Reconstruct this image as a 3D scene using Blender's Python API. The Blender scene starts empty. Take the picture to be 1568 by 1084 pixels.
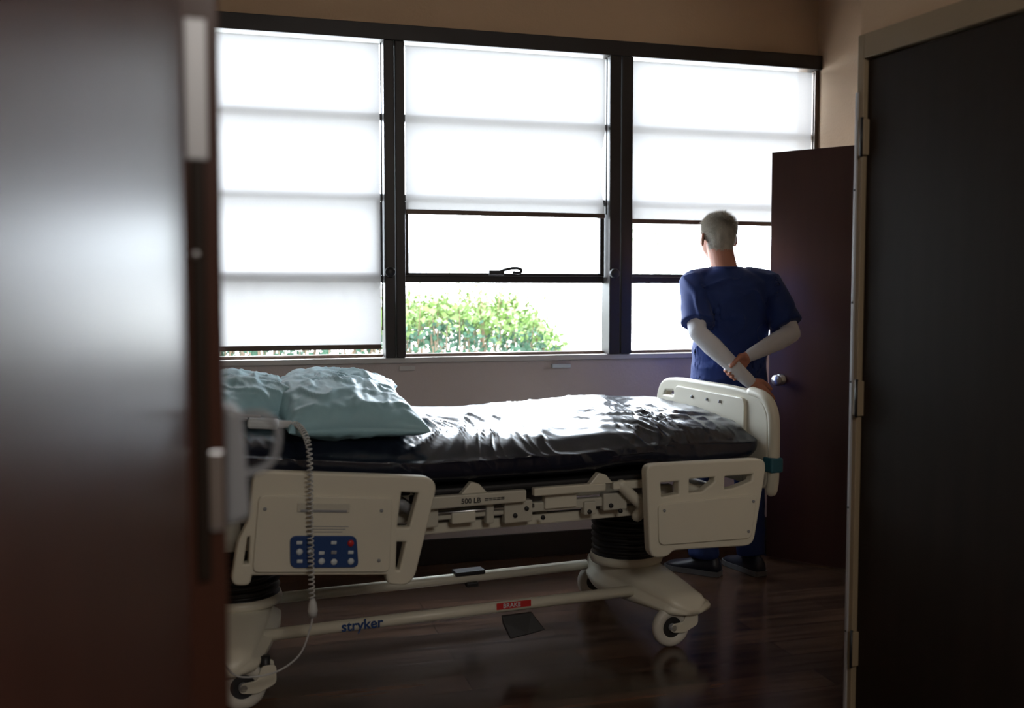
import bpy, bmesh, math, random, time
from mathutils import Vector, Matrix, noise
random.seed(3)
D=bpy.data; S=bpy.context.scene
R=math.radians
# ------------------------------------------------------------------ materials
def mat(name,col,rough=.5,metal=0,spec=.5,bump=0,bscale=60,var=0,vscale=6,coat=0,sheen=0,stretch=(1,1,1),bdist=.01):
    m=D.materials.new(name); m.use_nodes=True; nt=m.node_tree; b=nt.nodes['Principled BSDF']
    b.inputs['Base Color'].default_value=(*col,1); b.inputs['Roughness'].default_value=rough
    b.inputs['Metallic'].default_value=metal; b.inputs['Specular IOR Level'].default_value=spec
    b.inputs['Coat Weight'].default_value=coat; b.inputs['Sheen Weight'].default_value=sheen
    tc=nt.nodes.new('ShaderNodeTexCoord'); mp=nt.nodes.new('ShaderNodeMapping'); mp.inputs['Scale'].default_value=stretch
    nt.links.new(tc.outputs['Object'],mp.inputs['Vector'])
    if var>0:
        n=nt.nodes.new('ShaderNodeTexNoise'); n.inputs['Scale'].default_value=vscale; n.inputs['Detail'].default_value=5
        nt.links.new(mp.outputs[0],n.inputs['Vector'])
        mx=nt.nodes.new('ShaderNodeMix'); mx.data_type='RGBA'
        mx.inputs[6].default_value=(*[c*(1-var) for c in col],1); mx.inputs[7].default_value=(*[min(1,c*(1+var)) for c in col],1)
        nt.links.new(n.outputs['Fac'],mx.inputs[0]); nt.links.new(mx.outputs[2],b.inputs['Base Color'])
    if bump>0:
        n2=nt.nodes.new('ShaderNodeTexNoise'); n2.inputs['Scale'].default_value=bscale; n2.inputs['Detail'].default_value=4
        nt.links.new(mp.outputs[0],n2.inputs['Vector'])
        bp=nt.nodes.new('ShaderNodeBump'); bp.inputs['Strength'].default_value=bump; bp.inputs['Distance'].default_value=bdist
        nt.links.new(n2.outputs['Fac'],bp.inputs['Height']); nt.links.new(bp.outputs[0],b.inputs['Normal'])
    return m
M={}
M['wall']=mat('wall_paint',(.58,.41,.27),.7,bump=.15,bscale=90,var=.06,vscale=2)
M['wallw']=mat('wall_paint_under_window',(.54,.46,.44),.5,bump=.15,bscale=90,var=.06,vscale=2)
M['ceil']=mat('ceiling_paint',(.50,.43,.35),.8,bump=.1)
M['frame']=mat('window_frame_brown',(.015,.010,.009),.45,var=.2)
M['alu']=mat('sash_bronze',(.10,.065,.045),.4,metal=.3)
M['sill']=mat('sill_paint',(.55,.52,.5),.35)
M['base']=mat('baseboard_rubber',(.02,.015,.013),.4)
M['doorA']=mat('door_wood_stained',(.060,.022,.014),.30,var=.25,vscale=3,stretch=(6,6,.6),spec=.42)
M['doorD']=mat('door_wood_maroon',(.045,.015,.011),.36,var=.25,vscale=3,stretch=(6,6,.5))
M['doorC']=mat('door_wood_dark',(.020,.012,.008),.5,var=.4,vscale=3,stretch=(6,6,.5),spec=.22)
M['trim']=mat('door_frame_tan',(.30,.225,.14),.5)
M['steel']=mat('brushed_steel',(.62,.63,.66),.3,metal=1,var=.1)
M['strip']=mat('door_edge_aluminium',(.50,.50,.52),.4,metal=.4)
M['greyp']=mat('grey_plastic',(.28,.29,.31),.4)
M['cream']=mat('bed_plastic_cream',(.70,.67,.56),.38,var=.03)
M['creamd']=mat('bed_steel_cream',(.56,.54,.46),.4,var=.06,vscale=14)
M['dark']=mat('dark_metal',(.03,.03,.032),.45,metal=.3)
M['rubber']=mat('bellows_rubber',(.012,.012,.014),.4)
M['tyre']=mat('caster_tyre',(.62,.60,.54),.5)
M['blue']=mat('label_blue',(.02,.06,.20),.35)
M['btn']=mat('label_light',(.62,.68,.72),.4)
M['red']=mat('label_red',(.55,.03,.03),.4)
M['yellow']=mat('label_yellow',(.8,.55,.03),.4)
M['teal']=mat('strap_teal',(.02,.12,.17),.5)
M['sheet']=mat('sheet_black_satin',(.009,.012,.026),.24,spec=.8,bump=.22,bscale=13,bdist=.012,stretch=(1,.35,1))
M['pillow']=mat('pillow_pale_blue',(.33,.57,.66),.40,spec=.5,bump=.25,bscale=14,bdist=.006,var=.04)
M['cord']=mat('cord_grey',(.55,.56,.56),.4)
M['skin']=mat('skin',(.60,.27,.19),.5,bump=.1,bscale=120,var=.12,vscale=14)
M['hair']=mat('hair_grey',(.66,.62,.55),.5,var=.40,vscale=45,bump=.8,bscale=160,bdist=.004,stretch=(1,1,.35))
M['scrub']=mat('scrub_blue',(.007,.034,.20),.7,sheen=.15,bump=.3,bscale=300,var=.15,vscale=5,bdist=.002)
M['scrubp']=mat('scrub_trousers',(.006,.024,.13),.75,var=.15,vscale=5)
M['white']=mat('undershirt_white',(.78,.79,.86),.7,bump=.3,bscale=200,bdist=.002)
M['shoe']=mat('shoe_dark',(.014,.016,.03),.4)
M['sole']=mat('shoe_sole',(.12,.12,.13),.6)
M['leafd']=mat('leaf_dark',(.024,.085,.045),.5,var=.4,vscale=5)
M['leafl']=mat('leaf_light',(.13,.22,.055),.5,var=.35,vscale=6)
M['leafp']=mat('leaf_pale',(.42,.46,.36),.6,var=.2,vscale=3)
M['bark']=mat('bark',(.2,.14,.09),.8,var=.3)
M['ground']=mat('ground_concrete',(.60,.60,.58),.8,var=.1,vscale=1)
M['wallout']=mat('boundary_wall_white',(.78,.77,.75),.8,var=.04,vscale=1)
def floor_mat():
    m=D.materials.new('floor_wood_planks'); m.use_nodes=True; nt=m.node_tree; b=nt.nodes['Principled BSDF']
    tc=nt.nodes.new('ShaderNodeTexCoord')
    br=nt.nodes.new('ShaderNodeTexBrick'); br.inputs['Scale'].default_value=1; br.inputs['Brick Width'].default_value=1.25
    br.inputs['Row Height'].default_value=.15; br.inputs['Mortar Size'].default_value=.0025; br.offset=.37
    br.inputs['Color1'].default_value=(.090,.050,.032,1); br.inputs['Color2'].default_value=(.036,.020,.014,1); br.inputs['Mortar'].default_value=(.006,.004,.003,1)
    nt.links.new(tc.outputs['Object'],br.inputs['Vector'])
    mp=nt.nodes.new('ShaderNodeMapping'); mp.inputs['Scale'].default_value=(.9,11,1)
    nt.links.new(tc.outputs['Object'],mp.inputs['Vector'])
    n=nt.nodes.new('ShaderNodeTexNoise'); n.inputs['Scale'].default_value=2.2; n.inputs['Detail'].default_value=5; n.inputs['Distortion'].default_value=.5
    nt.links.new(mp.outputs[0],n.inputs['Vector'])
    cr=nt.nodes.new('ShaderNodeValToRGB'); cr.color_ramp.elements[0].position=.3; cr.color_ramp.elements[0].color=(.5,.5,.5,1); cr.color_ramp.elements[1].position=.72; cr.color_ramp.elements[1].color=(1.7,1.6,1.5,1)
    nt.links.new(n.outputs['Fac'],cr.inputs[0])
    mx=nt.nodes.new('ShaderNodeMix'); mx.data_type='RGBA'; mx.blend_type='MULTIPLY'; mx.inputs[0].default_value=1
    nt.links.new(br.outputs['Color'],mx.inputs[6]); nt.links.new(cr.outputs[0],mx.inputs[7]); nt.links.new(mx.outputs[2],b.inputs['Base Color'])
    mr=nt.nodes.new('ShaderNodeMapRange'); mr.inputs['To Min'].default_value=.12; mr.inputs['To Max'].default_value=.26
    nt.links.new(n.outputs['Fac'],mr.inputs['Value']); nt.links.new(mr.outputs[0],b.inputs['Roughness'])
    bp=nt.nodes.new('ShaderNodeBump'); bp.inputs['Strength'].default_value=.25; bp.inputs['Distance'].default_value=.0015
    nt.links.new(br.outputs['Fac'],bp.inputs['Height']); bp.invert=True; nt.links.new(bp.outputs[0],b.inputs['Normal'])
    b.inputs['Specular IOR Level'].default_value=.8
    return m
M['floor']=floor_mat()
def blind_mat():
    m=D.materials.new('blind_fabric'); m.use_nodes=True; nt=m.node_tree
    for n in list(nt.nodes):
        if n.type!='OUTPUT_MATERIAL': nt.nodes.remove(n)
    out=[n for n in nt.nodes if n.type=='OUTPUT_MATERIAL'][0]
    tr=nt.nodes.new('ShaderNodeBsdfTranslucent'); df=nt.nodes.new('ShaderNodeBsdfDiffuse'); tp=nt.nodes.new('ShaderNodeBsdfTransparent')
    df.inputs['Color'].default_value=(.75,.73,.7,1)
    tc=nt.nodes.new('ShaderNodeTexCoord'); mp=nt.nodes.new('ShaderNodeMapping'); mp.inputs['Scale'].default_value=(90,1,220)
    nt.links.new(tc.outputs['Object'],mp.inputs['Vector'])
    n=nt.nodes.new('ShaderNodeTexNoise'); n.inputs['Scale'].default_value=1.5; nt.links.new(mp.outputs[0],n.inputs['Vector'])
    mx=nt.nodes.new('ShaderNodeMix'); mx.data_type='RGBA'; mx.inputs[6].default_value=(.178,.172,.170,1); mx.inputs[7].default_value=(.214,.206,.204,1)
    nt.links.new(n.outputs['Fac'],mx.inputs[0]); nt.links.new(mx.outputs[2],tr.inputs['Color'])
    a=nt.nodes.new('ShaderNodeMixShader'); a.inputs[0].default_value=.35
    nt.links.new(tr.outputs[0],a.inputs[1]); nt.links.new(df.outputs[0],a.inputs[2])
    c=nt.nodes.new('ShaderNodeMixShader'); c.inputs[0].default_value=.010
    nt.links.new(a.outputs[0],c.inputs[1]); nt.links.new(tp.outputs[0],c.inputs[2]); nt.links.new(c.outputs[0],out.inputs['Surface'])
    return m
M['blind']=blind_mat()
def glass_mat():
    m=D.materials.new('window_glass'); m.use_nodes=True; nt=m.node_tree
    for n in list(nt.nodes):
        if n.type!='OUTPUT_MATERIAL': nt.nodes.remove(n)
    out=[n for n in nt.nodes if n.type=='OUTPUT_MATERIAL'][0]
    g=nt.nodes.new('ShaderNodeBsdfGlossy'); g.inputs['Roughness'].default_value=.02; tp=nt.nodes.new('ShaderNodeBsdfTransparent')
    c=nt.nodes.new('ShaderNodeMixShader'); c.inputs[0].default_value=.04
    nt.links.new(tp.outputs[0],c.inputs[1]); nt.links.new(g.outputs[0],c.inputs[2]); nt.links.new(c.outputs[0],out.inputs['Surface'])
    return m
M['glass']=glass_mat()
# ------------------------------------------------------------------ helpers
def link(o,parent=None):
    S.collection.objects.link(o)
    if parent: o.parent=parent
    return o
def empty(name,loc=(0,0,0),rz=0,parent=None):
    o=D.objects.new(name,None); o.empty_display_size=.1; o.location=loc; o.rotation_euler=(0,0,rz); return link(o,parent)
def mobj(name,v,f,m,parent=None,smooth=True,bevel=0,seg=2,sub=0,recalc=True):
    me=D.meshes.new(name); me.from_pydata([tuple(p) for p in v],[],f); me.update()
    if recalc:
        bm=bmesh.new(); bm.from_mesh(me); bmesh.ops.recalc_face_normals(bm,faces=bm.faces); bm.to_mesh(me); bm.free()
    me.polygons.foreach_set('use_smooth',[smooth]*len(me.polygons))
    me.materials.append(m if not isinstance(m,str) else M[m])
    o=D.objects.new(name,me); link(o,parent)
    if bevel>0:
        b=o.modifiers.new('bevel','BEVEL'); b.width=bevel; b.segments=seg; b.limit_method='ANGLE'; b.angle_limit=R(40)
        b.harden_normals=False
    if sub:
        s=o.modifiers.new('sub','SUBSURF'); s.levels=sub; s.render_levels=sub
    return o
def box(name,x0,x1,y0,y1,z0,z1,m,parent=None,bevel=.003,rot=None,piv=None):
    v=[Vector(p) for p in [(x0,y0,z0),(x1,y0,z0),(x1,y1,z0),(x0,y1,z0),(x0,y0,z1),(x1,y0,z1),(x1,y1,z1),(x0,y1,z1)]]
    if rot:
        pv=Vector(piv) if piv else sum(v,Vector())/8
        v=[pv+rot@(p-pv) for p in v]
    f=[(0,1,2,3),(4,5,6,7),(0,1,5,4),(1,2,6,5),(2,3,7,6),(3,0,4,7)]
    return mobj(name,v,f,m,parent,smooth=False,bevel=bevel)
def loft_geo(secs,cap=True):
    n=len(secs[0]); v=[p for s in secs for p in s]; f=[]
    for i in range(len(secs)-1):
        for j in range(n):
            k=(j+1)%n; f.append((i*n+j,i*n+k,(i+1)*n+k,(i+1)*n+j))
    if cap:
        f.append(tuple(range(n))[::-1]); f.append(tuple(range((len(secs)-1)*n,len(secs)*n)))
    return v,f
def tube_geo(pts,rad,n=14,sq=None,capr=True):
    pts=[Vector(p) for p in pts]
    if not isinstance(rad,(list,tuple)): rad=[rad]*len(pts)
    secs=[]; up=None
    P=list(pts); Rr=list(rad)
    if capr:
        d0=(P[0]-P[1]).normalized(); d1=(P[-1]-P[-2]).normalized()
        P=[P[0]+d0*Rr[0]*.95,P[0]+d0*Rr[0]*.6]+P+[P[-1]+d1*Rr[-1]*.6,P[-1]+d1*Rr[-1]*.95]
        Rr=[Rr[0]*.25,Rr[0]*.8]+Rr+[Rr[-1]*.8,Rr[-1]*.25]
    for i,p in enumerate(P):
        a=P[max(i-1,0)]; b=P[min(i+1,len(P)-1)]; t=(b-a).normalized()
        if up is None:
            up=Vector((0,0,1)) if abs(t.z)<.9 else Vector((0,1,0))
        x=(up-t*up.dot(t)).normalized(); y=t.cross(x); up=x
        sx,sy=(1,1) if sq is None else sq
        secs.append([p+x*math.cos(2*math.pi*j/n)*Rr[i]*sx+y*math.sin(2*math.pi*j/n)*Rr[i]*sy for j in range(n)])
    return loft_geo(secs)
def tubem(name,pts,rad,m,parent=None,n=12,capr=False):
    v,f=tube_geo(pts,rad,n,capr=capr); return mobj(name,v,f,m,parent)
def smoothpts(pts,k=6):
    P=[Vector(p) for p in pts]; out=[]
    for i in range(len(P)-1):
        a=P[max(i-1,0)];b=P[i];c=P[i+1];d=P[min(i+2,len(P)-1)]
        for j in range(k):
            t=j/k
            out.append(.5*((2*b)+(c-a)*t+(2*a-5*b+4*c-d)*t*t+(3*b-3*c+d-a)*t**3))
    out.append(P[-1]); return out
def lathe(name,prof,m,parent=None,n=40,axis='z',c=(0,0,0),smooth=True):
    secs=[]
    c=Vector(c)
    for r,h in prof:
        s=[]
        for j in range(n):
            a=2*math.pi*j/n; x,y=r*math.cos(a),r*math.sin(a)
            s.append(c+(Vector((x,y,h)) if axis=='z' else Vector((x,h,y)) if axis=='y' else Vector((h,x,y))))
        secs.append(s)
    v,f=loft_geo(secs); return mobj(name,v,f,m,parent,smooth)
def ell_geo(c,r,n=20,mtx=None):
    secs=[]; c=Vector(c)
    for i in range(1,n):
        ph=math.pi*i/n; s=[]
        for j in range(n*2):
            a=math.pi*j/n; p=Vector((r[0]*math.sin(ph)*math.cos(a),r[1]*math.sin(ph)*math.sin(a),r[2]*math.cos(ph)))
            if mtx: p=mtx@p
            s.append(c+p)
        secs.append(s)
    return loft_geo(secs)
def roundpoly(pts,r):
    out=[]; n=len(pts)
    rr=r if isinstance(r,(list,tuple)) else [r]*n
    for i in range(n):
        P=Vector(pts[i]);A=Vector(pts[i-1]);B=Vector(pts[(i+1)%n])
        ra=min(rr[i],(A-P).length*.48); rb=min(rr[i],(B-P).length*.48)
        a=P+(A-P).normalized()*ra; b=P+(B-P).normalized()*rb
        for k in range(7):
            t=k/6; out.append(a*(1-t)**2+P*2*t*(1-t)+b*t*t)
    return out
TMP=D.scenes.new('build_tmp')
def evalmesh(o,sc):
    vl=sc.view_layers[0]; vl.update()
    dg=vl.depsgraph
    return D.meshes.new_from_object(o.evaluated_get(dg))
def panel(name,outline,holes,thick,m,parent,loc,rot,r=.015,rh=.012,bev=.006):
    cu=D.curves.new(name,'CURVE'); cu.dimensions='2D'; cu.fill_mode='BOTH'; cu.extrude=max(thick/2-bev,.0005); cu.bevel_depth=bev; cu.bevel_resolution=3
    for poly,rr in [(outline,r)]+[(h,rh) for h in holes]:
        pp=roundpoly(poly,rr); s=cu.splines.new('POLY'); s.points.add(len(pp)-1); s.use_cyclic_u=True
        for q,p in zip(s.points,pp): q.co=(p.x,p.y,0,1)
    cu.materials.append(M[m]); t=D.objects.new(name+'_t',cu); TMP.collection.objects.link(t)
    me=evalmesh(t,TMP)
    D.objects.remove(t); me.name=name
    for p in me.polygons: p.use_smooth=False
    o=D.objects.new(name,me); o.location=loc; o.rotation_euler=rot; link(o,parent); return o
def text(name,s,size,m,parent,loc,rot,ext=.0006,off=.012):
    cu=D.curves.new(name,'FONT'); cu.body=s; cu.size=size; cu.extrude=ext; cu.offset=size*off; cu.materials.append(M[m])
    o=D.objects.new(name,cu); o.location=loc; o.rotation_euler=rot; link(o,parent); return o
def fuse(name,geos,voxel,iters,mats,parent):
    v=[];f=[]
    for gv,gf in geos:
        o=len(v); v+=[tuple(p) for p in gv]; f+=[tuple(i+o for i in q) for q in gf]
    me=D.meshes.new('t'); me.from_pydata(v,[],f)
    bm=bmesh.new(); bm.from_mesh(me); bmesh.ops.recalc_face_normals(bm,faces=bm.faces); bm.to_mesh(me); bm.free()
    t=D.objects.new('t',me); TMP.collection.objects.link(t)
    r=t.modifiers.new('r','REMESH'); r.mode='VOXEL'; r.voxel_size=voxel
    s=t.modifiers.new('s','SMOOTH'); s.factor=.5; s.iterations=iters
    out=evalmesh(t,TMP)
    D.objects.remove(t); out.name=name
    out.materials.clear()
    for m in mats: out.materials.append(M[m])
    out.polygons.foreach_set('use_smooth',[True]*len(out.polygons))
    o=D.objects.new(name,out); link(o,parent); return o
# ------------------------------------------------------------------ room
WY=4.94; XR=3.15; XL=-2.6; YB=-2.2; H=3.05
box('floor',XL-.1,XR+.1,YB-.1,WY+.2,-.1,0,'floor',bevel=0)
box('ceiling',XL-.1,XR+.1,YB-.1,WY+.5,H,H+.15,'ceil',bevel=0)
box('wall_right',XR,XR+.15,YB,WY+.2,0,H,'wall',bevel=0)
box('wall_left',XL-.15,XL,YB,WY+.2,0,H,'wall',bevel=0)
box('wall_back',XL,XR,YB-.15,YB,0,H,'wall',bevel=0)
ww=empty('wall_window')
box('below',XL,XR,WY,WY+.16,0,1.062,'wallw',ww,0)
box('above',XL,XR,WY,WY+.16,2.69,H,'wall',ww,0)
box('side',XL,-.36,WY,WY+.16,1.062,2.69,'wall',ww,0)
box('baseboard_window',XL,XR,WY-.012,WY-.0005,0,.13,'base')
box('baseboard_right',XR-.012,XR-.0005,2.0,3.1,0,.13,'base')
box('trim_1',-.36,XR-.002,WY-.022,WY-.001,1.035,1.062,'sill')
box('wall_bracket',1.60,1.70,WY-.03,WY-.0005,.995,1.015,'btn')
box('wall_socket',.80,.88,WY-.01,WY-.0005,.995,1.02,'sill')
box('trim_2',-.36,XR-.001,WY-.05,WY+.07,2.612,2.688,'frame')
for k,(a,b) in enumerate([(-.40,-.36),(.728,.778),(.783,.830),(1.906,1.966),(1.972,2.034)]):
    box('trim_%d'%(k+3),a,b,WY-.045,WY+.07,1.0635,2.6115,'frame',None,.004)
box('trim_8',3.126,XR-.001,WY-.02,WY+.07,1.0635,2.6115,'alu')
wins=[(-.359,.727,1.126),(.831,1.905,1.795),(2.035,3.125,1.772)]
for i,(x0,x1,zb) in enumerate(wins):
    w=empty('window_%d'%(i+1))
    x0+=.001;x1-=.001
    box('frame_bottom',x0,x1,WY+.03,WY+.07,1.0635,1.078,'alu',w)
    for z in (2.255,1.86,1.455):
        box('rail',x0,x1,WY+.030,WY+.075,z-.018,z+.016,'frame',w,.003)
    for a,b in ((x0+.004,x0+.024),(x1-.030,x1-.006)):
        box('sash_stile',a,b,WY+.010,WY+.05,1.473,1.838,'frame',w,.003)
    box('sash_bottom',x0+.004,x1-.006,WY+.010,WY+.05,1.470,1.486,'frame',w,.003)
    mobj('glass',[(x0,WY+.078,1.07),(x1,WY+.078,1.07),(x1,WY+.078,2.612),(x0,WY+.078,2.612)],[(0,1,2,3)],'glass',w,False)
    bl=empty('roller_blind' if i==0 else 'roller_blind.%03d'%i)
    xa,xb=x0+.006,x1-.014
    nx,nz=40,30; v=[];f=[]
    for a in range(nx+1):
        for b in range(nz+1):
            x=xa+(xb-xa)*a/nx; z=zb+(2.60-zb)*b/nz
            y=WY-.010+.003*noise.noise(Vector((x*2.2,z*1.3,i)))
            if i==1: x-=.022*max(0,(a/nx-.85)/.15)**2*max(0,1-((z-2.02)/.2)**2)
            v.append((x,y,z))
    for a in range(nx):
        for b in range(nz):
            k=a*(nz+1)+b; f.append((k,k+nz+1,k+nz+2,k+1))
    mobj('fabric',v,f,'blind',bl)
    box('hem_bar',xa,xb,WY-.020,WY-.004,zb-.02,zb+.004,'alu',bl,.004)
    tubem('side_cord',[(xb+.006,WY-.02,2.60),(xb+.006,WY-.02,zb if i else 1.2)],.0035,'frame',bl,8)
    ld=D.lights.new('sky_portal','AREA'); ld.shape='RECTANGLE'; ld.size=x1-x0; ld.size_y=1.55; ld.cycles.is_portal=True
    lo=D.objects.new('sky_portal_%d'%(i+1),ld); lo.location=((x0+x1)/2,WY+.12,1.84); lo.rotation_euler=(R(-90),0,0); link(lo,w)
    if i==1:
        lt=[(1.32,WY+.002,1.492),(1.35,WY-.008,1.503),(1.40,WY-.010,1.512),(1.435,WY-.010,1.504),(1.425,WY-.01,1.487),(1.39,WY-.01,1.49)]
        tubem('latch_lever',smoothpts(lt),.008,'dark',w)
        box('latch_plate',1.265,1.345,WY-.012,WY+.012,1.476,1.500,'dark',w)
lt=empty('window_latch',(.752,0,1.487)); lathe('side_latch',[(.001,-.012),(.022,-.012),(.026,-.004),(.026,.010),(.001,.012)],'dark',lt,24,'y',(0,WY-.058,0))
lt=empty('window_latch.001',(1.93,0,1.487)); lathe('side_latch',[(.001,-.012),(.022,-.012),(.026,-.004),(.026,.010),(.001,.012)],'dark',lt,24,'y',(0,WY-.058,0))
# ------------------------------------------------------------------ outside
mobj('ground',[(-40,5.3,-.4),(60,5.3,-.4),(60,70,-.4),(-40,70,-.4)],[(0,1,2,3)],'ground',None,False)
box('boundary_wall',-8,30,13.5,13.7,-.4,1.52,'wallout',None,.01)
def leaves(name,pts,m,parent,size):
    v=[];f=[]
    for p,s in pts:
        d=Vector((random.gauss(0,1),random.gauss(0,1),random.gauss(.6,1))).normalized()
        u=d.orthogonal().normalized(); u.rotate(Matrix.Rotation(random.uniform(0,6.28),3,d))
        L=size*s; w=L*.32; p=Vector(p); k=len(v)
        v+=[p,p+d*L*.5+u*w,p+d*L,p+d*L*.5-u*w]; f.append((k,k+1,k+2,k+3))
    return mobj(name,v,f,m,parent,False,recalc=False)
hb=empty('hedge',(0,0,0))
def htop(x,y):
    e=1-max(0,(x-2.0)/.50)**2
    return -.4+(1.66+.10*noise.noise(Vector((x*2.5,y*2,0))))*max(0,e)**.35
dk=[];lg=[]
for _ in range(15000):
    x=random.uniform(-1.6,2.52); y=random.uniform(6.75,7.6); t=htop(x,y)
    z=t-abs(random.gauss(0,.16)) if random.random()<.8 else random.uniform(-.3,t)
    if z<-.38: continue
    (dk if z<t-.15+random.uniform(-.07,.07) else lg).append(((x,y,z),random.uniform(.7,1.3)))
tw=[]
for _ in range(360):
    x=random.uniform(-1.5,2.45); y=random.uniform(6.8,7.5); t=htop(x,y)-.05
    hgt=random.uniform(.10,.28); lx,ly=random.gauss(0,.06),random.gauss(0,.05)
    n=int(hgt/.014)
    for q in range(n):
        a=q/n; lg.append(((x+lx*a,y+ly*a,t+hgt*a),random.uniform(.6,1.0)*(1.1-a*.5)))
    tw.append(tube_geo([(x,y,t-.3),(x+lx*.5,y+ly*.5,t+hgt*.5),(x+lx,y+ly,t+hgt)],[.005,.003,.0015],5,capr=False))
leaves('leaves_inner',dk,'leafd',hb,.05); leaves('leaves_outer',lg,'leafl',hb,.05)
v=[];f=[]
for gv_,gf_ in tw:
    o=len(v); v+=gv_; f+=[tuple(i+o for i in q) for q in gf_]
for k in range(14):
    x=-1.5+k*.28; gv_,gf_=tube_geo([(x,7.15,-.42),(x+.05,7.2,.3),(x+.1,7.1,1.0)],[.03,.02,.01],6,capr=False)
    o=len(v); v+=gv_; f+=[tuple(i+o for i in q) for q in gf_]
mobj('stems',v,f,'bark',hb)
tr=empty('street_tree',(7.95,18.3,-.4))
lv=[]
for c in [(0,0,2.7,.55),(-.3,.2,2.35,.4),(.35,-.1,2.4,.45),(.05,.1,3.0,.4)]:
    for _ in range(300):
        d=Vector((random.gauss(0,1),random.gauss(0,1),random.gauss(0,1))).normalized()*c[3]*random.random()**.4
        lv.append(((c[0]+d.x,c[1]+d.y,c[2]+d.z*.8),random.uniform(.6,1.3)))
leaves('crown',lv,'leafp',tr,.16)
tubem('trunk',[(0,0,-.02),(.03,0,1.2),(0,.05,2.3),(0,0,2.9)],[.09,.07,.05,.02],'bark',tr)
# ------------------------------------------------------------------ doors
ea=empty('door_1',(-.2238,.2732,0),R(-11.2))
box('leaf',-.045,0,0,.90,.008,2.1,'doorA',ea,.003)
eb=empty('door_2',(-.010,1.222,0),R(4.3))
box('leaf',-.047,0,0,.80,.008,2.15,'doorA',eb,.003)
box('strike_plate',-.038,-.014,-.003,.0,1.53,1.69,'strip',eb,.001)
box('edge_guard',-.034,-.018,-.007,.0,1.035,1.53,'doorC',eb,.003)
box('latch_plate',-.020,-.003,-.008,0,1.095,1.19,'steel',eb,.002)
lathe('latch_screw',[(.0005,-.010),(.004,-.010),(.005,-.004)],'steel',eb,12,'y',(-.03,0,1.42))
hv=[(0,.02,1.09),(.030,.02,1.10),(.030,.10,1.10),(0,.10,1.09),(0,.02,1.24),(.022,.02,1.235),(.022,.10,1.235),(0,.10,1.24)]
mobj('handle_housing',hv,[(0,1,2,3),(4,5,6,7),(0,1,5,4),(1,2,6,5),(2,3,7,6),(3,0,4,7)],'greyp',eb,False,.008,3)
tubem('handle_lever',smoothpts([(.02,.05,1.225),(.05,.045,1.225),(.066,.045,1.205),(.062,.05,1.17),(.045,.05,1.155),(.02,.05,1.15)]),.0045,'greyp',eb)
hx,hy=XR-.03,4.02
ang=math.atan2(4.595-hy,2.684-hx)
ed=empty('door_3',(hx,hy,0),ang)
Ld=math.hypot(4.595-hy,2.684-hx)
box('leaf',0,Ld,-.0225,.0225,.012,2.10,'doorD',ed,.002)
for s in (-1,1):
    lathe('knob',[(.001,0),(.030,0),(.030,s*.006),(.012,s*.012),(.011,s*.03),(.024,s*.042),(.028,s*.055),(.022,s*.066),(.001,s*.07)],'steel',ed,28,'y',(Ld-.065,s*.0225,.94))
for z in (.25,1.05,1.85): box('hinge',-.012,.004,-.03,-.022,z-.05,z+.05,'steel',ed,.001)
fd=empty('door_frame')
box('jamb',XR-.02,XR-.0005,3.92,3.99,0,2.16,'trim',fd); box('jamb_far',XR-.02,XR-.0005,3.1,3.16,0,2.16,'trim',fd)
box('head',XR-.02,XR-.0005,3.1,3.99,2.12,2.18,'trim',fd)
ang=math.atan2(-.9934,.1143)
pc=empty('wall_partition',(1.892,2.730,0),ang)
box('over_door',0,1.7,.0,.12,2.176,H,'wall',pc,0)
box('near_pier',1.021,1.7,.0,.12,0,2.175,'wall',pc,0)
dc=empty('door_4',(1.892,2.730,0),ang)
box('jamb_hinge',0,.028,-.012,.12,0,2.175,'trim',dc,.003)
box('jamb_strike',.985,1.02,-.012,.12,0,2.175,'trim',dc,.003)
box('head',.028,.985,-.012,.12,2.10,2.175,'trim',dc,.003)
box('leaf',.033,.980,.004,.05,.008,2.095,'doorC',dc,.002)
box('edge_strip',.0,.010,-.018,-.010,.0,2.0,'strip',dc,.001)
for z in (.3,.7,1.1,1.35,1.7): lathe('strip_screw',[(.0005,-.0195),(.003,-.0195),(.004,-.018)],'dark',dc,10,'y',(.005,0,z))
for z in (.25,1.05,1.86):
    box('hinge',.014,.040,-.018,.006,z-.055,z+.055,'trim',dc,.002)
    tubem('hinge_pin',[(.032,-.018,z-.06),(.032,-.018,z+.06)],.005,'dark',dc)
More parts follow.
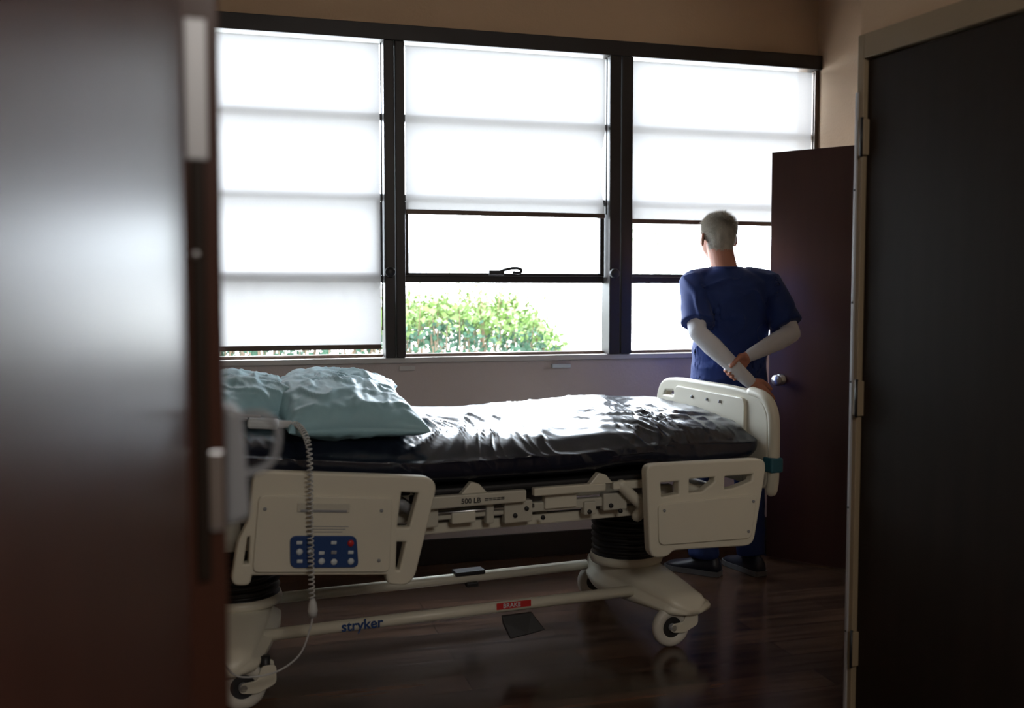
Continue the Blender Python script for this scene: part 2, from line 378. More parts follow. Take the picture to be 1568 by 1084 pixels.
# ------------------------------------------------------------------ bed
bed=empty('hospital_bed',(.040,3.396,0),R(5.78))
def raise_(u): return max(0,.58-u)*.10
def mattress():
    U0,U1=-.16,1.985; vc,hw=.355,.448; nu=420; nn=160; secs=[]
    NZ=noise.noise
    for i in range(nu+1):
        t=i/nu; u=U0+(U1-U0)*t
        e=min(u-U0,U1-u); R0=.085
        sc=math.sqrt(max(0,1-(1-min(e,R0)/R0)**2))
        zb=.700; zt=.880+.020*math.exp(-((u-1.6)/.3)**2)
        zc=(zb+zt)/2; hz=(zt-zb)/2
        s=[]
        for j in range(nn):
            a=2*math.pi*j/nn; ca,sa=math.cos(a),math.sin(a)
            p=4.2
            rr=1/((abs(ca)**p+abs(sa)**p)**(1/p))
            v=vc+(hw-(1-sc)*.06)*ca*rr; z=zc+(hz*(.25+.75*sc))*sa*rr
            topf=max(0,min(1,(z-zc)/hz*1.5)) if hz else 0
            wob=NZ(Vector((u*1.7,v*2.2,5)))
            q=u*10+3.2*wob-v*1.2
            n1=NZ(Vector((q,v*2.0+wob,z*1.0)))
            n1b=NZ(Vector((q*2.2,v*3+4,z*1.0)))
            n2=NZ(Vector(((u+v*1.0)*9+wob*3.5,(v-u)*2.0,3+z)))
            n2b=NZ(Vector(((u-v*.8)*9+wob*3,(v+u)*2.0,31+z)))
            n3=NZ(Vector(((u-v*.5)*4,v*3.5,z*2+9)))
            msk=max(0,.55+1.1*NZ(Vector((u*2.6,v*2.4,11))))
            rid=max(0,1-abs(n1)*3.4)**1.4*msk+.45*max(0,1-abs(n1b)*4)**1.5*msk
            rid2=max(0,1-abs(n2)*3.4)**1.4*max(0,.55+.9*NZ(Vector((u*3,v*3,17))))+.7*max(0,1-abs(n2b)*3.4)**1.4*max(0,.45+.9*NZ(Vector((u*3,v*3,27))))
            m1=.38+.80*math.exp(-((u-.82)/.34)**2); m2=.12+.9*math.exp(-((u-1.55)/.42)**2)
            h=.017*rid*m1+.017*rid2*m2+.012*n3
            side=max(0,min(1,(zt-.010-z)/.09))
            h*=1-.72*side
            h+=side*.016*NZ(Vector((u*4.5+v,2,z*3)))+side*.007*max(0,1-abs(NZ(Vector((u*7+z*5,4,z*2))))*4)
            d=Vector((ca,sa)).normalized()
            v2=v+d.x*h*.7; z+=(h if sa>0 else h*.3)*abs(d.y)
            if sa<-.2: z+= .024*NZ(Vector((u*3.2,7,v)))-.004
            z+=(v-vc)*.066*topf - .030*max(0,(.10-v)/.2)**2*topf
            s.append(Vector((u,v2,z+raise_(u))))
        secs.append(s)
    v,f=loft_geo(secs); return mobj('mattress',v,f,'sheet',bed)
mattress()
def pillow(name,c,a,b,T,rz,tilt,roll,seed,crease=0):
    n=80; v=[];f=[]
    Mx=Matrix.Translation(c)@Matrix.Rotation(rz,4,'Z')@Matrix.Rotation(tilt,4,'Y')@Matrix.Rotation(roll,4,'X')
    for s in (1,-1):
        for i in range(n+1):
            for j in range(n+1):
                x=math.sin(math.pi/2*(-1+2*i/n)); y=math.sin(math.pi/2*(-1+2*j/n))
                px=x*(1-.09*(1-y*y)*abs(x)**3); py=y*(1-.08*(1-x*x)*abs(y)**3)
                e=max(0,(1-x**2))**.40*max(0,(1-y**2))**.40
                h=T*e*(1 if s>0 else .5)
                w=noise.noise(Vector((x*1.8+seed,y*1.8,s)))*.28
                w+=max(0,1-abs(noise.noise(Vector((x*2.2+seed,y*2.2+x*1.5,s+4))))*5)*.13
                w+=max(0,1-abs(noise.noise(Vector((x*4+seed,y*3-x*2,s+8))))*5)*.06
                edge=max(abs(x),abs(y))
                w+=noise.noise(Vector((x*6,y*6+seed,1)))*.20*edge**3
                h*=1+w
                if crease and s>0: h-=crease*math.exp(-((x*.5+y*.8+.0)/.14)**2)*e
                v.append(Mx@Vector((px*a,py*b,s*h)))
    N=(n+1)**2
    for s in (0,1):
        for i in range(n):
            for j in range(n):
                k=s*N+i*(n+1)+j; f.append((k,k+n+1,k+n+2,k+1))
    for i in range(n):
        for k in (i*(n+1),i*(n+1)+n): f.append((k,k+n+1,k+n+1+N,k+N))
        for k in (i,n*(n+1)+i): f.append((k,k+1,k+1+N,k+N))
    return mobj(name,v,f,'pillow',bed)
pillow('pillow',Vector((.345,.255,.945)),.25,.335,.120,R(5),R(3),R(6),1,.0)
pillow('pillow_upper',Vector((.41,.47,1.000)),.235,.25,.075,R(-12),R(5),R(3),5,.0)
pillow('pillow_back',Vector((.04,.42,.985)),.20,.32,.095,R(10),R(0),R(4),9,.02)
box('deck_head',-.12,.55,-.05,.76,.675,.70,'dark',bed,.01)
box('deck_mid',.57,1.93,-.05,.76,.665,.692,'dark',bed,.01)
for v0,v1 in ((-.085,-.055),(.765,.795)):
    box('skirt',.60,.97,v0,v1,.628,.672,'creamd',bed,.005)
    box('skirt',1.00,1.29,v0,v1,.645,.675,'cream',bed,.005)
    box('skirt',1.32,1.46,v0,v1,.645,.675,'cream',bed,.005)
    for c in (.77,1.27):
        mobj('mattress_retainer',[(c-.05,v0,.672),(c+.05,v0,.672),(c+.02,v0,.705),(c-.01,v0,.715),(c-.05,v1,.672),(c+.05,v1,.672),(c+.02,v1,.705),(c-.01,v1,.715)],[(0,1,2,3),(4,5,6,7),(0,1,5,4),(1,2,6,5),(2,3,7,6),(3,0,4,7)],'cream',bed,False,.004)
for v0 in (.02,.66):
    box('frame_beam',-.05,1.72,v0,v0+.035,.515,.555,'cream',bed,.006)
    box('frame_beam_upper',.45,1.55,v0-.05,v0-.02,.575,.61,'creamd',bed,.005)
for u in (.05,.62,1.05,1.66): box('cross_beam',u,u+.05,.03,.69,.52,.56,'creamd',bed,.005)
for u,w,z0,z1,m in ((.60,.05,.555,.63,'creamd'),(.70,.09,.56,.60,'cream'),(.83,.03,.55,.64,'creamd'),(.90,.11,.545,.625,'creamd'),(1.06,.13,.585,.645,'cream'),(1.22,.05,.55,.60,'creamd'),(1.30,.10,.56,.625,'creamd'),(.55,.04,.57,.67,'dark'),(1.48,.12,.56,.64,'creamd'),(1.68,.10,.57,.63,'cream')):
    box('bracket',u,u+w,-.045,-.01,z0,z1,m,bed,.005)
for u in (.585,.66,.80,.86,.94,.985,1.05,1.24,1.33,1.37,1.45):
    lathe('bolt',[(.001,-.006),(.008,-.006),(.009,0)],'dark',bed,12,'y',(u,-.046 if u>.9 else .019,.575+.02*math.sin(u*40)))
tubem('link_arm',smoothpts([(1.36,-.07,.66),(1.40,-.07,.62),(1.45,-.07,.57),(1.44,-.05,.53)]),[.022]*19,'cream',bed,12,True)
tubem('link_arm_b',smoothpts([(1.60,-.08,.645),(1.65,-.08,.63),(1.70,-.08,.60)]),[.02]*13,'cream',bed,12,True)
tubem('link_arm_c',smoothpts([(.50,-.10,.66),(.55,-.08,.62),(.57,-.06,.58)]),[.018]*13,'greyp',bed,12,True)
tubem('actuator',[(.70,.25,.50),(1.25,.25,.60)],.03,'greyp',bed,16)
tubem('drive_rod',[(.60,-.03,.60),(1.02,-.03,.60)],.008,'steel',bed,10)
box('warning_sticker',.585,.615,-.0475,-.0455,.60,.625,'yellow',bed,.001)
box('warning_sticker_b',1.70,1.735,-.0475,-.0455,.585,.61,'yellow',bed,.001)
text('load_label','500 LB  =====',.026,'dark',bed,(.72,-.0865,.640),(R(90),0,0))
RX=(R(90),0,0)
vr=-.17
out=[(.005,.80),(.022,.812),(.57,.757),(.592,.73),(.515,.435),(.49,.408),(.432,.420),(.430,.452),(-.018,.497),(-.024,.466),(-.068,.470),(-.045,.60),(-.012,.66)]
panel('side_rail_head',out,[[(.470,.728),(.545,.718),(.508,.590),(.452,.594)],[(.452,.562),(.500,.556),(.474,.448),(.447,.452)],[(-.030,.62),(-.008,.62),(-.014,.52),(-.046,.52)]],.045,'cream',bed,(0,vr,0),RX,[.02,.03,.03,.03,.02,.025,.015,.01,.01,.01,.02,.02,.02],.012,.008)
panel('rail_face_head',[(.015,.735),(.03,.742),(.435,.700),(.44,.69),(.428,.470),(.42,.462),(.00,.503),(-.006,.515)],[],.012,'cream',bed,(0,vr-.026,0),RX,.014,.01,.004)
rl=R(5.2)
def railbox(n,uc,zc,w,h,m,off=.034,t=.004,bev=.0015):
    box(n,uc-w/2,uc+w/2,vr-off-t,vr-off,zc-h/2,zc+h/2,m,bed,bev,Matrix.Rotation(rl,3,'Y'))
railbox('grip_recess',.215,.690,.17,.030,'creamd',.0325,.004,.006)
railbox('grip_shadow',.215,.680,.15,.008,'greyp',.036,.002,.001)
panel('control_panel',[(.108,.607),(.318,.588),(.324,.487),(.108,.507)],[],.006,'blue',bed,(0,vr-.036,0),RX,.02,.01,.002)
for i,(a,b) in enumerate([(.135,.585),(.135,.555),(.135,.525),(.170,.582),(.170,.552),(.170,.522),(.205,.545),(.205,.518),(.245,.575),(.245,.543),(.245,.512),(.300,.568),(.300,.538),(.300,.508)]):
    if i==11: lathe('button_call',[(.001,-.004),(.010,-.004),(.011,0)],'red',bed,20,'y',(a,vr-.039,b))
    elif i%3==1: lathe('button',[(.001,-.003),(.0095,-.003),(.011,0)],'btn',bed,20,'y',(a,vr-.039,b))
    else: railbox('button',a,b,.018,.011,'greyp' if i%2 else 'btn',.039,.003,.002)
for k in range(3): railbox('rail_caption',.225,.628-.009*k,.14-.02*k,.0025,'greyp',.0325,.001,.0003)
for a,b in ((.03,.70),(.405,.665),(.395,.50)): lathe('rail_screw',[(.001,-.004),(.005,-.004),(.006,0)],'greyp',bed,12,'y',(a,vr-.032,b))
tubem('rail_hinge',[(.2,-.06,.60),(.2,-.16,.56)],.02,'creamd',bed); tubem('rail_hinge_b',[(.40,-.06,.58),(.40,-.16,.55)],.02,'creamd',bed)
out=[(1.408,.735),(1.425,.745),(1.90,.738),(1.918,.72),(1.868,.435),(1.85,.418),(1.515,.432),(1.49,.41),(1.44,.410),(1.425,.43)]
panel('side_rail_foot',out,[[(1.452,.690),(1.545,.690),(1.545,.628),(1.458,.620)],[(1.575,.695),(1.700,.695),(1.700,.665),(1.66,.640),(1.64,.628),(1.575,.628)],[(1.730,.695),(1.872,.695),(1.866,.655),(1.78,.632),(1.730,.630)]],.045,'cream',bed,(0,vr,0),RX,[.02,.02,.025,.03,.02,.025,.02,.015,.02,.015],.012,.008)
panel('rail_face_foot',[(1.450,.60),(1.875,.606),(1.852,.445),(1.455,.455)],[],.012,'cream',bed,(0,vr-.026,0),RX,.02,.01,.004)
for a,b in ((1.47,.58),(1.86,.585),(1.84,.47)): lathe('rail_screw',[(.001,-.004),(.005,-.004),(.006,0)],'greyp',bed,12,'y',(a,vr-.032,b))
tubem('rail_hinge_c',[(1.55,-.06,.58),(1.55,-.16,.55)],.02,'creamd',bed); tubem('rail_hinge_d',[(1.75,-.06,.58),(1.75,-.16,.55)],.02,'creamd',bed)
panel('side_rail_far',[(-.05,.735),(.60,.735),(.54,.43),(-.03,.43)],[[(.45,.70),(.54,.70),(.51,.60),(.45,.60)]],.04,'cream',bed,(0,.87,0),RX,.03,.012,.008)
panel('side_rail_far_foot',[(1.40,.735),(1.90,.735),(1.86,.43),(1.42,.43)],[[(1.46,.69),(1.86,.69),(1.85,.63),(1.46,.63)]],.04,'cream',bed,(0,.87,0),RX,.03,.012,.008)
RF=(R(90),0,R(90))
UF=2.005
panel('foot_board',[(-.100,.615),(-.110,.66),(-.110,.90),(-.05,.965),(.10,.982),(.58,.985),(.70,.975),(.755,.91),(.755,.66),(.73,.615)],[[(.595,.945),(.685,.94),(.71,.90),(.595,.90)]],.045,'cream',bed,(UF,0,0),RF,[.03,.03,.06,.06,.1,.1,.06,.06,.03,.03],.015,.012)
panel('foot_board_inset',[(.03,.66),(.03,.950),(.57,.958),(.57,.66)],[],.016,'cream',bed,(UF-.027,0,0),RF,.03,.01,.005)
for a in (.2,.3,.42): lathe('foot_board_knob',[(.001,-.006),(.006,-.006),(.007,0)],'greyp',bed,12,'x',(UF-.036,a,.925))
tubem('foot_bumper',smoothpts([(UF,-.115,.60),(UF+.002,-.122,.66),(UF+.002,-.122,.86),(UF,-.105,.93),(UF,-.06,.965),(UF,.02,.978)]),[.024]*31,'cream',bed,14,True)
box('strap',UF-.028,UF+.030,-.152,-.092,.675,.735,'teal',bed,.008)
tubem('foot_post',[(2.0,.05,.52),(2.0,.05,.66)],.018,'creamd',bed); tubem('foot_post_b',[(2.0,.65,.52),(2.0,.65,.66)],.018,'creamd',bed)
box('foot_cross',1.70,2.02,.02,.055,.515,.55,'creamd',bed,.005); box('foot_cross_b',1.70,2.02,.66,.695,.515,.55,'creamd',bed,.005)
box('foot_bar',1.98,2.02,.02,.70,.515,.55,'creamd',bed,.005)
panel('head_board',[(-.10,.60),(-.12,.66),(-.12,1.0),(-.04,1.07),(.74,1.07),(.82,1.0),(.82,.66),(.80,.60)],[[(.1,1.03),(.6,1.03),(.6,.99),(.1,.99)]],.04,'cream',bed,(-.22,0,0),RF,.05,.015,.01)
box('head_arm',-.23,-.02,.02,.06,.515,.62,'creamd',bed,.005); box('head_arm_b',-.23,-.02,.66,.70,.515,.62,'creamd',bed,.005)
def base_end(uc,sg):
    vc=.31; secs=[]
    for i in range(41):
        t=-1+2*i/40; v=vc+.40*t; d=abs(t)
        top=.285-.095*d**1.5; bot=.130
        if d>.93: top-= (d-.93)*.5
        hw=.15-.055*d**1.2
        if d>.93: hw*=math.sqrt(max(.05,1-((d-.93)/.075)**2))
        cu=uc+sg*.085*d**1.4
        s=[]
        for j in range(28):
            a=2*math.pi*j/28; ca,sa=math.cos(a),math.sin(a); p=4
            rr=1/((abs(ca)**p+abs(sa)**p)**(1/p))
            tp=.78 if sa>0 else 1
            s.append(Vector((cu+hw*ca*rr*tp,v,(top+bot)/2+(top-bot)/2*sa*rr)))
        secs.append(s)
    v,f=loft_geo(secs); mobj('base_housing',v,f,'cream',bed)
    lathe('base_collar',[(.001,.26),(.15,.26),(.155,.275),(.148,.295),(.001,.295)],'cream',bed,40,'z',(uc,vc,0))
    pr=[(.001,.28)]
    z=.285
    while z<.50:
        pr+=[(.142,z),(.147,z+.008),(.142,z+.016),(.128,z+.022)]; z+=.026
    pr+=[(.12,z),(.001,z)]
    lathe('bellows',pr,'rubber',bed,44,'z',(uc,vc,0))
    for vv in (-.04,.64):
        wx=uc+(.012 if sg>0 else -.03)
        lathe('caster_wheel',[(.001,-.010),(.040,-.010),(.044,-.020),(.062,-.021),(.072,-.018),(.078,-.008),(.079,0),(.078,.008),(.072,.018),(.062,.021),(.044,.020),(.001,.010)],'tyre',bed,44,'y',(wx,vv,.0795))
        lathe('caster_rim_shadow',[(.0405,-.0125),(.0435,-.0125),(.0435,-.011),(.0405,-.011)],'dark',bed,40,'y',(wx,vv,.0795))
        lathe('caster_hub',[(.001,-.030),(.012,-.030),(.016,-.022),(.016,.022),(.012,.030),(.001,.030)],'greyp',bed,20,'y',(wx,vv,.0795))
        for s in (-1,1):
            panel('caster_fork',[(wx-.012,.066),(wx+.045,.058),(wx+.105,.085),(wx+.105,.145),(wx+.06,.145),(wx+.045,.098),(wx-.008,.094)],[],.007,'cream',bed,(0,vv+s*.0265,0),RX,.014,.01,.002)
        tubem('caster_stem',[(wx+.075,vv,.10),(wx+.075,vv,.17)],.016,'dark',bed)
base_end(1.585,1); base_end(0.0,-1)
ZB=.192
for vv in (.10,.52):
    tubem('base_bar',[(.05,vv,ZB),(1.50,vv,ZB)],.0215,'cream',bed,24)
box('brake_label',.915,1.055,.0775,.0785,ZB-.004,ZB+.021,'red',bed,.0003)
text('brake_text','BRAKE',.024,'btn',bed,(.94,.0765,ZB+.001),RX)
text('bar_label','stryker',.052,'blue',bed,(.325,.0765,ZB-.012),RX,.0008,.02)
pz=-.015
mobj('brake_pedal',[(.93,.06,.185+pz),(1.05,.06,.185+pz),(1.09,.02,.125+pz),(1.02,.02,.115+pz),(.95,.02,.108+pz),(.93,.05,.16+pz)]+[(.93,.07,.185+pz),(1.05,.07,.185+pz),(1.09,.03,.12+pz),(1.02,.03,.11+pz),(.95,.03,.103+pz),(.93,.06,.155+pz)],[(0,1,2,3,4,5),(6,7,8,9,10,11)]+[(i,(i+1)%6,6+(i+1)%6,6+i) for i in range(6)],'rubber',bed,False,.003)
box('bar_clip',.89,1.02,.49,.55,.207,.225,'dark',bed,.004); box('bar_clip_b',.94,.99,.49,.53,.155,.175,'dark',bed,.004)
hr=Matrix.Rotation(R(-12),3,'Z')@Matrix.Rotation(R(4),3,'Y')
box('hand_control',.0,.10,-.075,-.015,.935,.968,'btn',bed,.010,hr); box('hand_control_tail',.09,.145,-.062,-.030,.935,.958,'cord',bed,.007,hr)
pts=smoothpts([(.0,-.02,.965),(-.05,-.04,.98),(.04,-.05,.975)]); tubem('control_lead',pts,.005,'cord',bed)
path=smoothpts([(.14,-.050,.945),(.155,-.10,.945),(.165,-.19,.915),(.168,-.225,.85),(.168,-.225,.62),(.17,-.225,.40)],24)
L=[0]
for i in range(1,len(path)): L.append(L[-1]+(path[i]-path[i-1]).length)
hel=[]; turns=46; N=turns*12
for k in range(N+1):
    s=L[-1]*k/N; i=0
    while i<len(L)-2 and L[i+1]<s: i+=1
    q=(s-L[i])/max(1e-6,L[i+1]-L[i]); p=path[i].lerp(path[i+1],q); t=(path[i+1]-path[i]).normalized()
    x=Vector((1,0,0)); x=(x-t*x.dot(t)).normalized(); y=t.cross(x); a=2*math.pi*turns*k/N
    rr=.0085
    hel.append(p+x*math.cos(a)*rr+y*math.sin(a)*rr)
tubem('coil_cord',hel,.0026,'cord',bed,6)
lathe('cord_plug',[(.001,0),(.012,.0),(.016,.02),(.012,.045),(.006,.06),(.001,.06)],'cord',bed,20,'z',(.172,-.225,.345))
tubem('cord_tail',smoothpts([(.172,-.225,.36),(.165,-.22,.31),(.13,-.21,.22),(.05,-.20,.17),(-.06,-.19,.17),(-.1,-.1,.2)]),.003,'cord',bed,8)
# ------------------------------------------------------------------ man
man=empty('man',(2.346,4.40,0),R(-12))
V=Vector
LS,LE,LW=V((-.185,0,1.435)),V((-.205,-.165,1.20)),V((.028,-.215,.972))
RS,RE=V((.178,0,1.435)),V((.262,-.13,1.19))
d=(LW-LE).normalized()
F0=LE.lerp(LW,.76)
n1=(V((0,1,0))-d*d.y).normalized(); rdir=d.cross(n1).normalized()
if rdir.x<0: rdir=-rdir
RW=F0+rdir*.082+n1*.022
geos=[];segs=[]
def limb(pts,rad,tag,n=16,sq=None):
    geos.append(tube_geo(pts,rad,n,sq)); 
    if not isinstance(rad,(list,tuple)): rad=[rad]*len(pts)
    for i in range(len(pts)-1): segs.append((V(pts[i]),V(pts[i+1]),(rad[i]+rad[i+1])/2,tag))
limb([LS,LS.lerp(LE,.5),LE],[.056,.052,.043],1); limb([LE,LE.lerp(LW,.3),LE.lerp(LW,.7),LW],[.043,.047,.037,.032],1)
limb([RS,RS.lerp(RE,.5),RE],[.056,.052,.043],1); limb([RE,RE.lerp(RW,.3),RE.lerp(RW,.75),RE.lerp(RW,.93)],[.043,.047,.036,.031],1)
limb([RE.lerp(RW,.9),RW],[.026,.026],0)
Rf=.036
for k,(o,r,l0,l1) in enumerate([(-.030,.0088,50,195),(-.010,.0090,55,212),(.010,.0088,55,205),(.029,.0078,60,188)]):
    base=F0+d*o
    def pos(a,rad): return base+rdir*math.cos(R(a))*rad+n1*math.sin(R(a))*rad
    rad=Rf+r
    kn=pos(l0,rad+.004)
    limb([RW+d*o*.5,RW.lerp(kn,.5)+d*o*.15,kn],[.013,.0125,.011],0,10)
    limb([kn,pos(l0+(l1-l0)*.35,rad),pos(l0+(l1-l0)*.70,rad),pos(l1,rad)],[r*1.1,r,r*.95,r*.85],0,10)
tb=F0-d*.030
limb([RW-d*.012,tb+rdir*.055-n1*.012,tb+rdir*.036-n1*.034,tb+rdir*.008-n1*.044,tb-rdir*.014-n1*.040],[.014,.0135,.011,.0098,.0085],0,10)
side=n1.cross(d).normalized()
limb([LW-d*.01,LW+d*.02],[.026,.025],0)
hb_=LW+d*.015
for k,(o,l) in enumerate([(-.028,.070),(-.009,.080),(.010,.075),(.028,.060)]):
    kn=hb_+d*.085+side*o; 
    limb([hb_+side*o*.6,hb_+d*.045+side*o*.9,kn],[.013,.0125,.0115],0,10)
    d2=(d+n1*.45).normalized(); d3=(d+n1*1.2).normalized()
    limb([kn,kn+d2*l*.45,kn+d2*l*.45+d3*l*.32,kn+d2*l*.45+d3*l*.55+n1*.008],[.0098,.009,.0085,.0078],0,10)
limb([hb_-side*.015,hb_+d*.03-side*.042,hb_+d*.065-side*.050+n1*.012,hb_+d*.09-side*.048+n1*.022],[.014,.0125,.0105,.009],0,10)
limb([(0,0,.95),(0,0,1.15),(-.01,0,1.36),(-.015,0,1.44)],[.11,.10,.11,.08],1,20)
limb([(-.15,0,1.42),(.14,0,1.42)],[.055,.055],1)
hm=Matrix.Rotation(R(16),3,'Z')@Matrix.Rotation(R(3),3,'X'); hc=V((-.052,.055,1.663))
limb([(-.018,-.01,1.42),(-.030,.005,1.50),hc+V((0,-.02,-.04))],[.073,.062,.062],0,20)
def H_(p): return hc+hm@V(p)
def E_(p,r,n=16): geos.append(ell_geo(H_(p),r,n,hm))
E_((0,-.010,.024),(.0795,.099,.088),22); E_((0,.028,-.035),(.062,.068,.075),20); E_((0,.045,-.085),(.036,.038,.028)); E_((0,-.044,-.012),(.068,.056,.056))
E_((0,.100,-.030),(.011,.020,.014)); E_((0,.092,-.008),(.008,.012,.024)); E_((0,.080,.018),(.052,.014,.012)); E_((0,.082,-.062),(.024,.012,.009))
for s in (-1,1):
    E_((s*.045,.055,-.030),(.020,.022,.020)); E_((s*.031,.082,.002),(.013,.010,.009))
    em=hm@Matrix.Rotation(R(s*34),3,'Z')@Matrix.Rotation(R(-8),3,'X')
    geos.append(ell_geo(H_((s*.088,-.006,-.018)),(.008,.022,.035),12,em)); geos.append(ell_geo(H_((s*.083,.004,-.042)),(.008,.010,.012),10,em))
body=fuse('body',geos,.0045,4,['skin','white','hair'],man)
me=body.data
def segd(p,a,b):
    ab=b-a; t=max(0,min(1,(p-a).dot(ab)/ab.length_squared)); return (p-a-ab*t).length
hinv=hm.inverted()
def hairy(q):
    if q.z<-.085: return False
    if q.y>.045: return q.z>.055+.25*(q.y-.045)
    if q.y>-.005: 
        return q.z>(.012 if q.y<.03 else .03)
    lim=-.064 if q.y<-.03 else -.064+(q.y+.03)*2.6
    if abs(q.x)>.081 and q.z<.015 and q.y>-.03: return False
    return q.z>lim+.006*noise.noise(Vector((q.x*60,q.y*60,0)))
strands=[]
skinsegs=[s for s in segs if s[3]==0 and s[0].z<1.3]; whitesegs=[s for s in segs if s[3]==1 and s[0].z<1.46]
for p in me.polygons:
    c=p.center
    if c.z>1.5:
        q=hinv@(c-hc); mi=0
        if hairy(q):
            mi=2
            for _ in range(5): strands.append((c.copy(),p.normal.copy(),q.copy()))
    elif c.z>1.16 or c.z<.75: mi=1
    else:
        a=min(segd(c,s[0],s[1])-s[2] for s in skinsegs); b=min(segd(c,s[0],s[1])-s[2] for s in whitesegs)
        mi=0 if a<b else 1
    p.material_index=mi
v=[];f=[]
for c,nn_,q in strands:
    c=c+V((random.gauss(0,.002),random.gauss(0,.002),random.gauss(0,.002)))-nn_*.001
    crown=hm@V((.01,-.05,.1))+hc
    flow=(c-crown); flow=(flow-nn_*flow.dot(nn_)); flow=flow.normalized() if flow.length>1e-4 else V((0,-1,0))
    top_=max(0,min(1,(q.z+.02)/.08))
    cl=noise.noise(V((q.x*55,q.y*55,q.z*40)))
    L_=random.uniform(.012,.026)*(.45+.65*top_)*(1+.5*cl)
    tip=c+(nn_*(.30+.35*top_+.4*cl)+flow*.8+V((random.gauss(0,.3),random.gauss(0,.3),random.gauss(0,.25)))).normalized()*L_
    sd=nn_.cross(tip-c).normalized()*.0008; k=len(v)
    v+=[c-sd,c+sd,tip]; f.append((k,k+1,k+2))
mobj('hair',v,f,'hair',man,recalc=False,smooth=False)
for s in (-1,1):
    g=ell_geo(H_((s*.031,.088,.002)),(.0105,.008,.0075),10,hm); mobj('eye',g[0],g[1],'btn',man)
    g=ell_geo(H_((s*.031,.0945,.002)),(.004,.0025,.004),8,hm); mobj('iris',g[0],g[1],'dark',man)
    ring=[H_((s*.034+.022*math.cos(a*math.pi/12),.110,.000+.017*math.sin(a*math.pi/12))) for a in range(25)]
    tubem('spectacle_rim',ring,.0014,'dark',man,8)
    tubem('spectacle_temple',[H_((s*.056,.109,.006)),H_((s*.080,.085,.008)),H_((s*.085,.01,.008)),H_((s*.088,-.012,-.002)),H_((s*.088,-.024,-.018))],.0018,'dark',man,8)
tubem('spectacle_bridge',[H_((-.012,.110,.004)),H_((0,.113,.008)),H_((.012,.110,.004))],.0014,'dark',man,8)
def tsec(z,cx,cy,rx,ry,n=40,p=2.4):
    s=[]
    for j in range(n):
        a=2*math.pi*j/n; ca,sa=math.cos(a),math.sin(a); rr=1/((abs(ca)**p+abs(sa)**p)**(1/p)); s.append(V((cx+rx*ca*rr,cy+ry*sa*rr,z)))
    return s
tg=[loft_geo([tsec(.76,.0,.01,.192,.135),tsec(.90,0,.01,.188,.132),tsec(1.05,0,.005,.178,.125),tsec(1.18,0,.0,.180,.125),tsec(1.30,-.004,0,.195,.128),tsec(1.38,-.008,-.003,.200,.122),tsec(1.435,-.010,-.003,.188,.105),tsec(1.472,-.014,-.002,.145,.085),tsec(1.495,-.018,.0,.098,.074),tsec(1.508,-.02,.002,.074,.066)])]
def sleeve(a,b,s):
    e=a.lerp(b,.84); dd=(b-a).normalized()
    tg.append(tube_geo([a-dd*.01,a.lerp(b,.3),a.lerp(b,.6),e],[.070,.069,.071,.077],24,capr=False))
    tg.append(ell_geo(a+V((0,0,-.006)),(.066,.066,.062),14))
    tg.append(tube_geo([a.lerp(V((0,0,1.47)),.55),a],[.06,.064],20))
sleeve(LS,LE,-1); sleeve(RS,RE,1)
top=fuse('scrub_top',tg,.006,5,['scrub'],man)
for vv in top.data.vertices:
    c=vv.co; n=vv.normal
    w=.010*noise.noise(V((c.x*7,c.y*5,c.z*3)))+.006*noise.noise(V((c.x*16+c.z*9,c.y*8,c.z*12)))
    fold=max(0,1-abs(noise.noise(V((c.x*5+c.z*7,2,c.z*4-c.x*9))))*3)**2*.012
    k=min(1,max(0,(1.50-c.z)/.08))
    vv.co=c+n*(w+fold)*k
nb=tsec(1.505,-.02,.002,.074,.069,40,2); tubem('neckband',nb+[nb[0],nb[1]],.006,'scrub',man,8)
LH,RH=V((-.092,0,.88)),V((.092,0,.88)); LK,RK=V((-.112,.02,.49)),V((.110,.02,.49)); LA,RA=V((-.120,-.015,.085)),V((.118,-.005,.085))
pg=[loft_geo([tsec(.80,0,0,.165,.115),tsec(.90,0,0,.168,.118),tsec(1.0,0,0,.155,.11)])]
pg.append(tube_geo([LH,LH.lerp(LK,.5),LK,LK.lerp(LA,.5),LA],[.100,.090,.078,.074,.072],24,capr=False)); pg.append(tube_geo([RH,RH.lerp(RK,.5),RK,RK.lerp(RA,.5),RA],[.100,.090,.078,.074,.072],24,capr=False))
tr_=fuse('trousers',pg,.008,4,['scrubp'],man)
for vv in tr_.data.vertices:
    c=vv.co; vv.co=c+vv.normal*(.012*noise.noise(V((c.x*8,c.y*8,c.z*5)))+.008*noise.noise(V((c.x*5,c.y*5,c.z*22)))*(1 if c.z<.3 else .4))
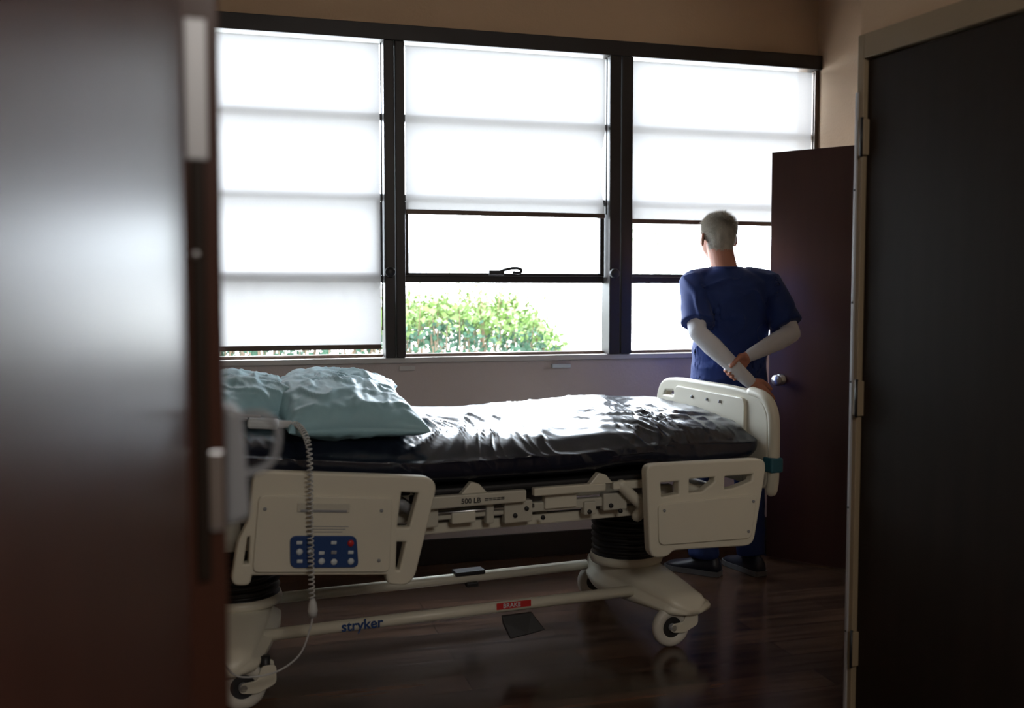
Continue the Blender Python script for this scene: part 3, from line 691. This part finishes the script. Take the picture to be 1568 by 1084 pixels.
def shoe(name,A,dr):
    dr=V(dr).normalized(); sd=V((-dr.y,dr.x,0)); secs=[];ss=[]
    prof=[(-.085,.020,.05),(-.08,.031,.085),(-.05,.037,.105),(0,.038,.105),(.04,.040,.085),(.09,.046,.064),(.14,.048,.053),(.18,.038,.042),(.20,.018,.030)]
    for x,w,h in prof:
        s=[];q=[]
        for j in range(20):
            a=2*math.pi*j/20; ca,sa=math.cos(a),math.sin(a)
            z=.022+(h-.022)*max(0,sa)**.7 if sa>0 else .022
            s.append(V((A.x,A.y,0))+dr*x+sd*w*ca*(1 if sa<=0 else (1-.25*sa))+V((0,0,z)))
            q.append(V((A.x,A.y,0))+dr*x*1.03+sd*(w+.005)*ca+V((0,0,.013+.012*(1 if sa>0 else -1))))
        secs.append(s);ss.append(q)
    g=loft_geo(secs); mobj(name,g[0],g[1],'shoe',man); g=loft_geo(ss); mobj(name+'_sole',g[0],g[1],'sole',man,False)
shoe('shoe_l',LA+V((-.0,0,0)),(-.8,.6,0)); shoe('shoe_r',RA,(-.35,.94,0))
D.scenes.remove(TMP)
# ------------------------------------------------------------------ lights
w=D.worlds.new('sky'); S.world=w; w.use_nodes=True; nt=w.node_tree; bg=nt.nodes['Background']
bg.inputs[0].default_value=(.82,.91,1.0,1); bg.inputs[1].default_value=17.0
sun=D.lights.new('sun','SUN'); sun.energy=10; sun.angle=R(1); so=D.objects.new('sun',sun); so.rotation_euler=(R(38),0,R(35)); link(so)
def area(name,loc,tgt,e,size,col):
    l=D.lights.new(name,'AREA'); l.energy=e; l.size=size; l.color=col; o=D.objects.new(name,l); o.location=loc
    o.rotation_euler=(V(tgt)-V(loc)).to_track_quat('-Z','Y').to_euler(); link(o); return o
area('corridor_ceiling_light',(.9,-1.0,2.9),(1.0,2.6,.5),40,1.0,(1,.94,.86))
# ------------------------------------------------------------------ camera
cd=D.cameras.new('camera'); cd.lens=35; cd.sensor_width=36; cd.clip_start=.02
cam=D.objects.new('camera',cd); cam.location=(0,0,1.373); cam.rotation_euler=(R(90-3.38),0,R(-15.7)); link(cam); S.camera=cam
cd.dof.use_dof=True; cd.dof.focus_distance=4.3; cd.dof.aperture_fstop=2.0
S.view_settings.view_transform='Standard'; S.view_settings.look='None'; S.view_settings.exposure=0
